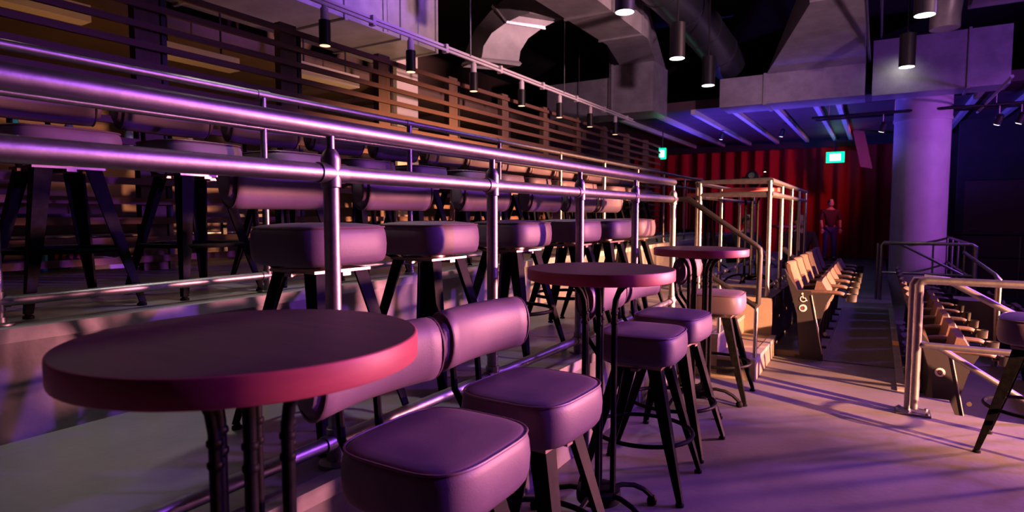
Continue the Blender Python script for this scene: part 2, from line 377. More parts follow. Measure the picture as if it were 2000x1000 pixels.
# upper tier railing
ru = empty('guard_rail', (-2.64, 0, Z2), label='slim steel railing along the upper tier edge', cat='railing')
Y0, Y1 = -2.0, 10.8
for z, r, n in ((.985, .019, 'top_rail'), (.822, .016, 'mid_rail'), (.085, .019, 'bottom_rail')):
    MB().tube([(0, Y0, z), (0, Y1, z)], r, 14).build(n, 'steel', ru)
for k in range(-3, 9):
    y = 1.97+1.10*k
    p = MB().tube([(0, y, 0), (0, y, .975)], .017, 14).build('post', 'steel', ru)
    for z in (.085, .985): MB().tube([(0, y-.035, z), (0, y+.035, z)], .0225, 14).build('pipe_coupling', 'steel', p)
    MB().lathe([(.021, .050), (.021, .120)], 14, (0, y, 0)).build('pipe_coupling', 'steel', p)
    MB().lathe([(.045, 0), (.045, .008), (.022, .012), (.022, .03)], 16, (0, y, 0)).build('flange', 'steel', p)
# platform railing (cage)
rc = empty('guard_rail', (-0.87, 6.09, Z1), label='square steel railing around the platform above the block wall', cat='railing')
for z, n in ((1.10, 'top_rail'), (.975, 'mid_rail')):
    MB().tube([(-.64, 0, z), (0, 0, z), (0, 3.3, z)], .0185, 14).build(n, 'steel', rc)
for x, y in [(-.64, 0), (0, 0)]+[(0, .82*k) for k in range(1, 5)]:
    p = MB().tube([(x, y, 0), (x, y, 1.10)], .0195, 14).build('post', 'steel', rc)
    MB().lathe([(.045, 0), (.045, .008), (.023, .014), (.023, .05)], 16, (x, y, 0)).build('flange', 'steel', p)
MB().tube([(0, 0, .10), (0, 3.28, .10)], .017, 12).tube([(-.64, 0, .10), (0, 0, .10)], .017, 12).build('bottom_rail', 'steel', rc)
# second lower tier railing stretch beyond the steps
rb = empty('guard_rail', (-1.56, 6.15, Z1), label='steel railing continuing along the lower tier past the steps', cat='railing')
for z, n in ((1.095, 'top_rail'), (.96, 'mid_rail'), (.11, 'bottom_rail')):
    MB().tube([(0, 0, z), (0, 3.4, z)], .019, 14).build(n, 'steel', rb)
for k in range(4):
    p = MB().tube([(0, .04+1.08*k, 0), (0, .04+1.08*k, 1.09)], .018, 14).build('post', 'steel', rb)
    MB().lathe([(.042, 0), (.042, .008), (.022, .014), (.022, .04)], 16, (0, .04+1.08*k, 0)).build('flange', 'steel', p)
# looped stair handrail at the steps
rs_ = empty('stair_handrail', (-1.43, 4.99, 0), label='black looped handrail sloping down beside the pale concrete steps', cat='handrail')
MB().tube([(0, 0, 1.42), (.10, 0, 1.42), (.62, 0, 1.06), (.655, 0, 1.03), (.66, 0, .98), (.655, 0, .60), (.64, 0, .58), (.60, 0, .60), (.16, 0, .88), (0, 0, .88)], .0195, 14).build('rail_loop', 'dark_steel', rs_)
for x, z0, z1 in ((.36, .17, .76), (.64, .17, .60)):
    MB().tube([(x, 0, z0), (x, 0, z1)], .0155, 12).build('post', 'steel', rs_)
# guard rail and stair rail on the right
rg = empty('guard_rail', (0.245, 4.66, 0), label='low steel guard rail with square base plate at the walkway edge', cat='railing')
MB().tube([(0, 0, .03), (0, 0, .84), (.012, 0, .865), (.04, 0, .872), (3.4, 0, .872)], .0235, 18).build('top_rail', 'steel', rg)
MB().tube([(0, 0, .455), (1.9, 0, .455)], .0205, 16).build('mid_rail', 'steel', rg)
MB().tube([(-.035, .05, .0), (-.035, .05, .84), (-.02, .05, .868), (.02, .05, .872), (.10, .05, .872)], .0205, 16).build('post', 'steel', rg)
for x in (1.9, 3.3): MB().tube([(x, 0, 0), (x, 0, .86)], .0215, 16).build('post', 'steel', rg)
bp = MB().box(-.10, .09, -.065, .09, 0, .012).build('base_plate', 'steel', rg)
for x, y in ((-.08, -.045), (.07, -.045), (-.08, .07), (.07, .07)): MB().lathe([(.011, .012), (.011, .022), (.006, .024)], 8, (x, y, 0)).build('bolt', 'steel', bp)
rh = empty('stair_handrail', (0.33, 4.90, 0), label='sloping steel handrail loop descending beyond the walkway guard rail', cat='handrail')
MB().tube([(-.05, 0, .872), (.08, 0, .86), (.95, 0, .36), (.985, 0, .33), (.985, 0, .28), (.86, 0, -.06), (.82, 0, -.075), (.78, 0, -.06), (.06, 0, .40), (-.05, 0, .42)], .0205, 16).build('rail_loop', 'steel', rh)
MB().tube([(.90, 0, -.6), (.90, 0, .39)], .018, 14).build('post', 'steel', rh)
# far railing by the column
rf = empty('guard_rail', (0.065, 10.75, 0), label='low steel guard rail at the far end of the aisle before the column', cat='railing')
MB().tube([(0, 0, 0), (0, 0, .84), (.03, 0, .87), (1.10, 0, .87), (1.14, 0, .84), (1.14, 0, -.6)], .0225, 14).build('top_rail', 'steel', rf)
MB().tube([(0, 0, .42), (1.14, 0, .42)], .019, 12).build('mid_rail', 'steel', rf)
MB().tube([(.10, .1, .87), (.25, .1, .85), (1.05, .1, .40)], .019, 12).build('sloping_rail', 'steel', rf)
MB().tube([(-.05, .06, 0), (-.05, .06, .86)], .018, 12).build('post', 'steel', rf)
rk = empty('guard_rail', (1.16, 10.8, 0), label='long balustered steel railing running back past the column foot', cat='railing')
MB().tube([(0, .2, .87), (0, 5.6, .87), (0, 5.7, .83), (0, 5.7, -.6)], .021, 12).build('top_rail', 'steel', rk)
MB().tube([(0, .2, .40), (0, 5.6, .40)], .018, 12).build('mid_rail', 'steel', rk)
for k in range(6): MB().tube([(0, .75+.9*k, -.6), (0, .75+.9*k, .86)], .018, 12).build('post', 'steel', rk)
rm = empty('stair_handrail', (1.10, 8.0, 0), label='thin sloping handrail on a single post among the lowest seats', cat='handrail')
MB().tube([(-.20, 1.0, .84), (-.02, .05, .66), (0, 0, .62), (0, 0, -.6)], .019, 12).build('rail_loop', 'steel', rm)
# distant crowd barrier against the dark wall
rw = empty('guard_rail', (1.7, 16.8, -0.6), label='thin dark railing along the foot of the far wall', cat='railing')
for z, n in ((1.45, 'top_rail'), (.95, 'mid_rail'), (.30, 'bottom_rail')): MB().tube([(-.3, 0, z), (4, 0, z)], .02, 10).build(n, 'dark_steel', rw)
for x in (-.25, .95, 2.15): MB().tube([(x, 0, 0), (x, 0, 1.45)], .02, 10).build('post', 'steel', rw)

# ------------------------------------------------------------------ slatted screen
sc = empty('slat_screen', (-4.40, 0, Z2), label='tall horizontal timber slat screen behind the upper tier', cat='screen')
SY0, SY1 = -1.2, 13.9
s0 = MB().box(0, .030, SY0, SY1, 0, .045).build('slat', 'slat_wood', sc, (0, 0, .06))
for k in range(1, 15): inst(s0, 'slat', sc, (0, 0, .06+.1345*k))
p0 = MB().box(-.075, -.002, -.085, .085, -.0, 2.03).build('post', 'post_wood', sc, (0, 2.37, 0))
q0 = MB().box(-.065, -.004, .10, .135, 0, 1.98).build('dark_strip', 'dark_steel', p0)  # dark upright strip beside each timber post
for k in (-3, -2, -1)+tuple(range(1, 10)):
    y = 2.37+1.185*k
    if SY0 < y < SY1:
        p = inst(p0, 'post', sc, (0, y, 0)); inst(q0, 'dark_strip', p)

# ------------------------------------------------------------------ tip-up theatre seats
def make_seat():
    root = empty('theatre_seat')                       # faces +x, width .54 along y, origin under the near arm
    y0, y1 = .03, .51
    # curved wooden back
    rs = []
    for i in range(9):
        u = i/8; y = y0+(y1-y0)*u; bow = -.035*(1-(2*u-1)**2)
        rs.append([(-.02+bow, y, .38), (.012+bow, y, .38), (-.128+bow, y, .80), (-.135+bow, y, .84), (-.15+bow, y, .85), (-.165+bow, y, .84), (-.16+bow, y, .80)])
    bk = MB().rings(rs).build('backrest', 'seat_wood', root)
    MB().rings([[(-.045+b_, y_, .10), (-.02+b_, y_, .10), (.010+b_, y_, .40), (-.022+b_, y_, .40)] for y_, b_ in ((y0, 0), (.27, -.03), (y1, 0))]).build('back_light_block', 'seat_black', root)  # panel added below the back to stop light passing through the row
    # folded seat pan
    rs = []
    for i in range(7):
        u = i/6; y = y0+.015+(y1-y0-.03)*u; s = .75 if i in (0, 6) else 1
        rs.append([(.06, y, .40), (.10+.02*s, y, .385), (.155+.02*s, y, .45), (.16+.03*s, y, .60), (.12+.01*s, y, .715*(.97 if s < 1 else 1)), (.085, y, .70), (.055, y, .55)])
    MB().rings(rs).build('seat_pan', 'seat_fabric', root)
    arm(root, 0)
    return root
def arm(root, y):
    a = MB(); n = 10
    rs = []
    for x, hw, zt in ((-.06, .020, .61), (0, .026, .622), (.18, .030, .628), (.27, .032, .625), (.30, .026, .618), (.312, .012, .610)):
        rs.append([(x, y+hw*math.cos(2*PI*k/n), zt-.018+.018*math.sin(2*PI*k/n)) for k in range(n)])
    a.rings(rs); a.build('armrest', 'seat_wood', root)
    s = MB().rings([[(x, y-.018, z) for x, z in ((-.05, .60), (.22, .60), (.17, .50), (.12, .30), (.10, .02), (-.02, .02), (.0, .30), (-.06, .50))],
                    [(x, y+.018, z) for x, z in ((-.05, .60), (.22, .60), (.17, .50), (.12, .30), (.10, .02), (-.02, .02), (.0, .30), (-.06, .50))]]).build('standard', 'seat_black', root)
    MB().box(-.07, .15, y-.028, y+.028, 0, .02).build('foot', 'seat_black', s)
    MB().lathe([(.030, .535), (.040, .54), (.043, .60), (.045, .605), (.037, .605), (.034, .55), (.002, .55)], 18, (.362, y, 0)).build('cup_holder', 'seat_black', root)
    MB().tube([(.29, y, .575), (.325, y, .575)], .010, 8).build('cup_bracket', 'seat_black', root)
def end_panel(root, wheelchair):
    y = -.022
    poly = [(-.17, .80), (-.06, .62), (.05, .615), (.16, .05), (.16, 0), (-.02, 0), (-.03, .05), (-.06, .40)]
    p = MB().rings([[(x, y-.02, z) for x, z in poly], [(x, y, z) for x, z in poly]]).build('end_panel', 'seat_black', root)
    MB().tube([(.055, y-.024, .58), (.155, y-.024, .06)], .006, 8).build('edge_trim', 'steel', p)
    # number disc
    dz = .46 if wheelchair else .45
    dsc = MB().lathe([(.032, 0), (.032, .006)], 20, (-.01, y-.026, dz), 'y').build('row_disc', 'sign_plate', p)
    g = MB()
    g.tube([(-.01+.013*math.cos(2*PI*k/14), y-.0275, dz+.016*math.sin(2*PI*k/14)) for k in range(14)], .004, 5, True); g.box(-.013, -.007, y-.0285, y-.0265, dz-.01, dz+.01)
    g.v = g.v; g.build('row_mark', 'sign_print', p)
    if wheelchair:
        q = MB(); cx, cz, yy = -.012, .545, y-.023
        q.tube([(cx+.024*math.cos(t), yy, cz-.004+.024*math.sin(t)) for t in [math.radians(100+26*i) for i in range(10)]], .0042, 6)
        q.tube([(cx-.004, yy, cz+.030), (cx-.001, yy, cz+.006), (cx+.018, yy, cz+.004), (cx+.026, yy, cz-.018), (cx+.034, yy, cz-.015)], .0042, 6)
        q.lathe([(.0085, 0), (.0085, .004)], 10, (cx-.006, yy-.003, cz+.043), 'y')
        q.build('access_symbol', 'sign_plate', p)
    MB().lathe([(.016, 0), (.016, .01), (.008, .016)], 14, (.17, y-.01, .24), 'y').build('aisle_light', 'bronze_plate', p)
ts = make_seat()
def row(x, y0, z, n, pitch, fmt, group, wheelchair, firstrow):
    global ts
    for i in range(n):
        s = ts if (firstrow and i == 0) else copy_tree(seat_src)
        s.location = (x, y0+pitch*i, z)
        tag(s, fmt % ORD[i], 'theatre seat', group)
        if i == 0 and wheelchair is not None: end_panel_later.append((s, wheelchair))
        if i == n-1: arm_later.append(s)
end_panel_later = []; arm_later = []; seat_src = ts
row(-0.535, 5.98, 0.0, 6, .56, 'tip-up wooden seat left of the carpet, %s from the wheelchair-sign end', 'tip-up seats left of the aisle carpet', True, True)
row(0.435, 5.35, -0.30, 9, .56, 'tip-up wooden seat below the aisle edge, %s from the guard rail', 'tip-up seats right of the aisle carpet', False, False)
row(1.50, 5.5, -0.60, 9, .56, 'tip-up seat on the lowest tier, %s from the guard rail', 'tip-up seats on the lowest tier', None, False)
for s, wc in end_panel_later: end_panel(s, wc)
for s in arm_later: arm(s, .54)

# low concrete blocks by the lower seats
tag(MB().rings([superring(.20, .22, z, 12, 40) for z in (-.60, -.02, 0.0)]).build('concrete_plinth', 'concrete_block', None, (1.07, 9.6, 0.22)), 'violet-lit concrete plinth at the end of the lower tip-up seats', 'plinth')

# ------------------------------------------------------------------ ducts and ceiling gear
def duct_box(root, name, x0, x1, y0, y1, z0, z1): return MB().box(x0, x1, y0, y1, z0, z1).build(name, 'galvanised', root)
def seam(root, c, half, axis, t=.02, ex=.025):   # flange frame around a duct section
    x, y, z = c; a, b = half; m = MB()
    if axis == 'y':
        m.box(x-a-ex, x+a+ex, y-t, y+t, z-b-ex, z-b); m.box(x-a-ex, x+a+ex, y-t, y+t, z+b, z+b+ex)
        m.box(x-a-ex, x-a, y-t, y+t, z-b, z+b); m.box(x+a, x+a+ex, y-t, y+t, z-b, z+b)
    else:
        m.box(x-t, x+t, y-a-ex, y+a+ex, z-b-ex, z-b); m.box(x-t, x+t, y-a-ex, y+a+ex, z+b, z+b+ex)
        m.box(x-t, x+t, y-a-ex, y-a, z-b, z+b); m.box(x-t, x+t, y+a, y+a+ex, z-b, z+b)
    return m.build('flange', 'galvanised', root)
def rod(root, x, y, z0, z1=5.2): return MB().tube([(x, y, z0), (x, y, z1)], .008, 8).build('hanger_rod', 'steel', root)
dA = empty('air_duct', (0, 0, 0), label='wide galvanised duct hanging over the slatted screen', cat='duct')
duct_box(dA, 'duct_body', -6.15, -5.02, -1.5, 6.4, 3.42, 4.10)
for y in (1.2, 2.4, 3.6, 4.8, 5.7, 6.38): seam(dA, (-5.585, y, 3.76), (.565, .34), 'y')
for y in (2.9, 5.4): rod(dA, -4.95, y, 3.42)
dC = empty('air_duct', (0, 0, 0), label='square galvanised duct end lit warm above the far slats', cat='duct')
duct_box(dC, 'duct_body', -6.4, -4.86, 12.1, 13.0, 3.40, 4.16)
duct_box(dC, 'duct_end', -4.86, -3.98, 12.08, 13.05, 3.40, 4.40)
seam(dC, (-4.86, 12.565, 3.9), (.485, .5), 'x', .018, .02)
for x in (-5.6, -4.9): rod(dC, x, 12.05, 3.4)
dD = empty('air_duct', (0, 0, 0), label='long galvanised duct running overhead to the warm lit duct end', cat='duct')
duct_box(dD, 'duct_body', -4.08, -3.36, 3.0, 9.9, 4.20, 4.72)
MB().rings([[(-4.08, 9.9, 4.2), (-3.36, 9.9, 4.2), (-3.36, 9.9, 4.72), (-4.08, 9.9, 4.72)],
            [(-4.75, 12.3, 4.40), (-4.0, 12.3, 4.40), (-4.0, 13.0, 4.40), (-4.75, 13.0, 4.40)]]).build('duct_transition', 'galvanised', dD)
for y in (4.6, 5.8, 7.0, 8.3, 9.6): seam(dD, (-3.72, y, 4.46), (.36, .26), 'y')
dB = empty('air_duct', (0, 0, 0), label='curved galvanised duct dropping beside the lamp track', cat='duct')
rs = []
for x, y, z, a in ((-5.05, 7.75, 3.55, 0), (-5.03, 7.77, 3.75, .06), (-4.93, 7.85, 4.0, .35), (-4.72, 8.0, 4.25, .8), (-4.52, 8.12, 4.40, 1.25), (-4.34, 8.18, 4.45, 1.5)):
    # section across: u along (0.3,0.95) horizontal, v perpendicular to path
    u = Vector((.55, .83, 0)); v = Vector((math.cos(a), -.3*math.cos(a), -math.sin(a)))
    c = Vector((x, y, z)); rs.append([c+u*.30*p+v*.20*q for p, q in ((-1,-1),(1,-1),(1,1),(-1,1))])
MB().rings(rs).build('duct_body', 'galvanised_shaded', dB)
for i in (0, 3):
    m = MB(); r_ = [Vector(p) for p in rs[i]]; c = sum(r_, Vector())/4; m.tube([c+(p-c)*1.04 for p in r_], .022, 4, True); m.build('flange', 'galvanised', dB)
dE = empty('air_duct', (0, 0, 0), label='galvanised cross duct with dented side above the aisle', cat='duct')
duct_box(dE, 'duct_body', -2.75, -0.28, 12.45, 13.3, 3.40, 3.95)
seam(dE, (-1.92, 12.875, 3.675), (.425, .275), 'x', .03, .02)
MB().rings([[(-0.88, 9.4, 4.22), (-0.26, 9.4, 4.22), (-0.26, 9.4, 4.8), (-0.88, 9.4, 4.8)], [(-1.90, 12.46, 3.95), (-0.28, 12.46, 3.95), (-0.28, 13.2, 3.95), (-1.90, 13.2, 3.95)]]).build('duct_transition', 'galvanised', dE)
duct_box(dE, 'duct_riser', -0.88, -0.26, 3.5, 9.4, 4.22, 4.8)
for y in (5.5, 7.0, 8.3, 9.4): seam(dE, (-.57, y, 4.51), (.31, .29), 'y')
dR = empty('round_duct', (0, 0, 0), label='dark round duct curving between the two square ducts', cat='duct')
pts = []
for i in range(15):
    t = i/14; pts.append((-2.98+0.30*t, 8.2+4.6*t, 4.78-.46*t*t))
MB().tube(pts, .34, 24).build('duct_body', mat('dark_duct', (0.10, 0.11, 0.14), 0.4, 0.8), dR)
for i in (3, 6, 9, 12):
    p, q = Vector(pts[i]), Vector(pts[i+1]); dq = (q-p).normalized()*.02
    MB().tube([p-dq, p+dq], .355, 24).build('seam_band', 'dark_duct' if 'dark_duct' in M else 'galvanised', dR)
dF = empty('air_duct', (0, 0, 0), label='violet-lit flat duct running across above the column', cat='duct')
duct_box(dF, 'duct_body', -0.17, 1.75, 12.60, 13.2, 3.40, 4.35)
seam(dF, (1.2, 12.9, 3.875), (.30, .475), 'x')
dG = empty('air_duct', (0, 0, 0), label='violet-lit duct with round elbow overhead near the column', cat='duct')
duct_box(dG, 'duct_body', 0.95, 2.1, 5.0, 10.2, 4.05, 4.6)
for y in (6.4, 7.8, 9.2, 10.18): seam(dG, (1.525, y, 4.325), (.575, .275), 'y')
MB().tube([(.95, 9.7, 4.30), (.78, 9.75, 4.28), (.68, 9.8, 4.15), (.66, 9.85, 3.9), (.66, 9.85, 3.72)], .17, 20).build('elbow', 'galvanised', dG)
# conduits along the ceiling
for x, z, n_ in ((-.225, 4.02, 'steel conduit hugging the edge of the cross duct overhead'), (-.06, 4.40, 'higher steel conduit overhead above the violet-lit flat duct')):
    tag(MB().tube([(x, 4.0, z), (x, 13.3, z)], .022, 10).build('conduit', 'steel'), n_, 'conduit', 'ceiling conduits')

# lamp track with cylinder heads
tr = empty('lamp_track', (-4.20, 0, 3.14), label='pale double-rail lamp track hung above the slatted screen', cat='lamp track')
for dx, dz in ((-.02, .035), (.02, -.02)):
    MB().box(dx-.012, dx+.012, -1.0, 11.6, dz-.013, dz+.013).build('track_rail', 'track_white', tr)
for k in range(10): MB().box(-.03, .03, .93+1.14*k, .97+1.14*k, -.045, .05).build('track_clip', 'track_white', tr)
for k in range(4): MB().tube([(0, 1.0+2.5*k, .03), (0, 1.0+2.5*k, 2.06)], .007, 8).build('hanger_rod', 'steel', tr)
def make_head():
    r = empty('track_lamp')
    MB().lathe([(.035, -.12), (.035, -.02), (.024, -.012), (.024, .02)], 18).build('adapter', 'track_white', r, (0, 0, .04))
    MB().lathe([(.046, -.30), (.050, -.298), (.050, -.085), (.030, -.078)], 20).build('housing', 'lamp_black', r)
    MB().lathe([(.001, -.302), (.046, -.301), (.046, -.297)], 18).build('lens', 'lamp_dim', r)
    return r
hd = make_head()
for k in range(7):
    h = hd if k == 0 else copy_tree(hd)
    h.location = (-4.20, 3.78+1.14*k, 3.07); tag(h, 'small black cylinder lamp under the pale track, %s from its curtain end' % ORD[6-k], 'lamp', 'track lamps')

for k in range(-3, 7):  # nearest beams are added fill, with no lamp head on the track
    light('SPOT', 'track_fill_beam', (-4.20, 3.78+1.14*k, 2.75), (-2.5, 3.78+1.14*k-.2, 0.5), (1.0, 0.66, 0.48), 15, .04, 80, 1.0)
# cylinder downlights
def make_down(L=.45, r=.10):
    o = empty('downlight')
    MB().lathe([(r*.95, 0), (r, .004), (r, L), (r*.7, L+.01)], 24).build('housing', 'lamp_black', o)
    MB().lathe([(.001, -.002), (r*.93, -.002), (r*.93, .004)], 24).build('lens', 'lamp_glow', o)
    MB().tube([(0, 0, L), (0, 0, 5.19-3.35)], .012, 8).build('stem', 'lamp_black', o)
    return o
dn = make_down(); f_ = True
for x, y, z, n_ in ((-2.28, 5.99, 3.35, 'third from the round dark duct'), (-2.34, 8.08, 3.35, 'second from the round dark duct'), (-2.39, 10.0, 3.35, 'closest to the round dark duct'), (0.34, 7.68, 3.35, 'over the seats well before the column'), (0.27, 10.2, 3.35, 'right before the violet column')):
    o = dn if f_ else copy_tree(dn); f_ = False; o.location = (x, y, z)
    tag(o, 'black cylinder downlight with white lens, '+n_, 'downlight', 'cylinder downlights')
light('SPOT', 'downlight_beam', (0.27, 10.2, 3.34), (0.27, 10.8, 0), (1.0, 0.92, 0.85), 15, .05, 100, 1.0)
for y in (0.1, 2.05, 4.0):
    o = copy_tree(dn); o.location = (-2.26, y, 3.35)
    tag(o, 'black cylinder downlight above the lower tier, %s from the steps' % {0.1: 'third', 2.05: 'second', 4.0: 'first'}[y], 'downlight', 'cylinder downlights')
    light('SPOT', 'downlight_beam', (-2.26, y, 3.33), (-2.26, y, 0), (1.0, 0.90, 0.84), 150, .05, 52, 0.7)
light('SPOT', 'downlight_beam', (0.27, 11.9, 3.98), (0.15, 12.6, 3.3), (1.0, 0.92, 0.85), 8, .05, 110, 1.0)
light('SPOT', 'downlight_beam', (-2.39, 10.0, 3.34), (-2.39, 10.0, 0), (1.0, 0.92, 0.85), 40, .05, 90, 1.0)
# recessed lamps in the corridor
for x, y, n_ in ((-7.0, 4.6, 'third'), (-7.0, 9.6, 'second'), (-7.6, 1.4, 'fourth'), (-7.2, 12.4, 'first')):
    o = empty('recessed_lamp', (x, y, 3.15), label='round recessed corridor lamp behind the slats, %s from the curtain end' % n_, cat='lamp', group='corridor lamps')
    MB().lathe([(.14, -.012), (.145, 0), (.11, 0), (.11, -.012)], 24).build('bezel', 'lamp_black', o)
    MB().lathe([(.001, -.010), (.11, -.010), (.11, -.004)], 24).build('lens', 'lamp_glow_warm', o)
    light('SPOT', 'corridor_lamp_beam', (x, y, 3.12), (x, y, 0), (1.0, 0.50, 0.22), 110, .08, 120, 1.0)

# ------------------------------------------------------------------ corridor behind the slats
struct('wall_corridor_pier', MB().box(-6.2, -5.78, 6.47, 6.92, Z2-.02, 4.2), 'plaster', 'pale square pier behind the slatted screen', 'pier')
for y0, y1, z0, z1, x, n_ in ((1.7, 2.66, 2.93, 3.07, -5.8, 'farthest from the pale pier'), (3.2, 4.06, 2.80, 2.93, -5.8, 'second from the pale pier'), (4.82, 5.78, 2.93, 3.08, -5.8, 'closest to the pale pier')):
    o = empty('bulkhead_panel', label='warm lit hanging panel seen through the slats, '+n_, cat='panel', group='bulkhead panels behind the slats')
    MB().box(x-.18, x, y0, y1, z0, z1).build('board', 'plaster', o)
    for yy in (y0+.15, y1-.15): MB().tube([(x-.09, yy, z1), (x-.09, yy, 3.418)], .01, 8).build('hanger_rod', 'dark_steel', o)
light('SPOT', 'corridor_wash', (-4.9, 2.6, 1.3), (-5.8, 2.7, 2.9), (1.0, 0.45, 0.15), 45, .1, 120, 1.0)
light('SPOT', 'corridor_wash', (-4.9, 5.8, 1.3), (-5.8, 5.8, 2.9), (1.0, 0.50, 0.20), 70, .1, 120, 1.0)
br = empty('bar_counter', (-6.4, 2.4, Z2-.02), label='dark bar counter in the corridor behind the slats', cat='counter')
MB().box(-.30, .30, -2.2, 2.2, 0, .98).build('body', 'wall_corridor', br)
MB().box(-.36, .36, -2.25, 2.25, .98, 1.03).build('worktop', 'slat_wood', br)
MB().tube([(.36, -2.1, .22), (.36, 2.1, .22)], .02, 10).build('foot_rail', 'steel', br)
ZC = Z2-.02
def bottle(x, y, z, mt, label, h=.26):
    b = empty('bottle', (x, y, z), label=label, cat='bottle', group='bottles on the bar counter')
    MB().lathe([(.036, 0), (.038, .006), (.038, h*.55), (.030, h*.66), (.013, h*.74), (.013, h*.96)], 16).build('body', mt, b)
    MB().lathe([(.015, h*.95), (.015, h)], 12).build('cap', 'dark_steel', b)
for k, (y, m_, n_) in enumerate(((3.7, 'white_cloth', 'milky'), (3.1, 'blue_plastic', 'blue'), (2.6, 'blue_plastic', 'blue'), (2.2, 'teal_glass', 'teal'), (1.5, 'white_cloth', 'milky'), (1.0, 'teal_glass', 'teal'))):
    bottle(-6.15, y, ZC+1.03, m_, '%s bottle on the corridor bar counter, %s from the pale pier' % (n_, ORD[k]))
# bench with towel, bottle and striped bag in front of the counter
bn = empty('bench', (-5.62, 2.7, ZC), label='low dark bench behind the foot of the slatted screen', cat='bench')
MB().box(-.2, .2, -1.3, 1.3, .36, .42).build('seat', 'seat_black', bn)
for y in (-1.1, 1.1):
    for x in (-.15, .15): MB().box(x-.02, x+.02, y-.02, y+.02, 0, .36).build('leg', 'dark_steel', bn)
tw = MB(); n = 14
for i in range(n+1):
    pass
rs = []
for i in range(n+1):
    u = i/n; hgt = .02+.085*math.sin(PI*u)**.7*(1+.25*math.sin(9*u)); wd = .12
    rs.append([(-wd, u*.5, 0), (wd, u*.5, 0), (wd*.9, u*.5, hgt*.7), (wd*.3, u*.5, hgt), (-wd*.4, u*.5, hgt*.95), (-wd*.9, u*.5, hgt*.6)])
tag(MB().rings(rs).build('towel', 'white_cloth', None, (-5.05, 2.14, ZC)), 'crumpled white towel lying behind the foot of the slats', 'towel')
bag = empty('tote_bag', (-5.40, 2.2, ZC), label='dark bag with red stripes behind the crumpled towel', cat='bag')
MB().rings([superring(.09*s, .13*s2, z, 5, 24) for z, s, s2 in ((0, .95, .95), (.03, 1, 1), (.16, .9, 1), (.21, .55, .95))]).build('body', 'cloth_black', bag)
for k in range(4): MB().obox((.092, -.075+.05*k, .12), (.003, 0, 0), (0, .011, -.006), (0, .012, .045)).build('stripe', 'red_plastic', bag)
bottle(-5.2, 1.98, ZC, 'teal_glass', 'teal bottle standing beside the crumpled towel', .22)
bottle(-5.55, 2.35, ZC+.42, 'white_cloth', 'milky bottle on the low bench behind the slats', .20)
bottle(-5.55, 2.9, ZC+.42, 'blue_plastic', 'blue bottle on the low bench behind the slats', .20)

# ------------------------------------------------------------------ far end: curtain, exit signs, hanging gear
cr = MB(); n = 260; rows = []
for z in (0.02, 1.2, 2.4, 3.54):
    r = []
    for i in range(n+1):
        x = -7.35+7.75*i/n; t = x*2*PI/.46+0.5*math.sin(x*1.7)
        amp = .13*(1.0-.25*z/3.5)
        r.append((x, 20.45+amp*math.sin(t)+.02*math.sin(t*2.3+z), z))
    rows.append(r)
back = [[(x, y+.02, z) for x, y, z in reversed(r)] for r in rows]
cr.rings([a+b for a, b in zip(rows, back)])
tag(cr.build('stage_curtain', 'curtain', angle=80), 'deep red pleated curtain across the far end', 'curtain')
tag(MB().box(-9.4, .6, 20.18, 20.24, 3.30, 3.56).build('curtain_pelmet', 'ceiling_black'), 'black pelmet above the red curtain', 'pelmet')
def exit_sign(x, y, z, rz, label, w_=.36, h=.22):
    e = empty('exit_sign', (x, y, z), rz, label, 'exit sign')
    MB().box(-w_/2, w_/2, -.03, .03, 0, h).build('housing', 'exit_green', e)
    MB().box(-w_*.30, w_*.30, -.034, -.030, h*.18, h*.82).build('lit_panel', 'exit_white', e)
    MB().tube([(0, 0, h), (0, 0, 3.56-z)], .012, 8).build('stem', 'dark_steel', e)
    light('POINT', 'exit_sign_glow', (x, y-.15, z+.1), (x, y, z), (0.05, 1.0, 0.45), 1.2, .1)
exit_sign(-1.10, 19.6, 2.78, 0, 'lit green exit sign hanging before the red curtain', .46, .30)
exit_sign(-4.45, 14.3, 2.62, 0, 'small lit green exit sign past the end of the slatted screen', .16, .26)
hp = tag(MB().obox((-.42, 18.8, 3.05), (.14, 0, -.03), (0, .03, 0), (-.11, 0, .50)).build('hanging_panel', 'soffit'), 'grey panel hanging askew beside the exit sign', 'panel')
# pipe grid with hanging lamps
pg = empty('pipe_grid', (0, 13.25, 3.22), label='black pipe grid hung in front of the column top', cat='pipe grid')
MB().tube([(-1.2, .3, 0), (6, .3, 0)], .028, 12).build('pipe', 'lamp_black', pg)
MB().tube([(-1.2, 1.1, .06), (6, 1.1, .06)], .022, 12).build('pipe', 'lamp_black', pg)
MB().tube([(1.55, -2.2, .02), (1.55, 1.3, .02)], .022, 12).build('pipe', 'beam', pg)
for x in (-.9, .2, 1.7, 3.2): MB().tube([(x, .3, 0), (x, .3, .34)], .010, 8).build('hanger_rod', 'steel', pg)
def gridlamp(x, y, z, tilt, lb):
    g = empty('stage_lamp', (x, y, z), label='small stage lamp '+lb, cat='stage lamp', group='lamps on the pipe grid')
    MB().tube([(0, 0, 0), (0, 0, -.16)], .010, 8).box(-.05, .05, -.012, .012, -.19, -.16).build('yoke', 'steel', g)
    o = MB().lathe([(.050, -.09), (.055, -.085), (.055, .07), (.03, .10)], 18).build('housing', 'lamp_black', g, (0, 0, -.24)); o.rotation_euler = (tilt, .3, 0)
    MB().lathe([(.001, -.094), (.046, -.093), (.046, -.088)], 16).build('lens', 'lamp_glow', o)
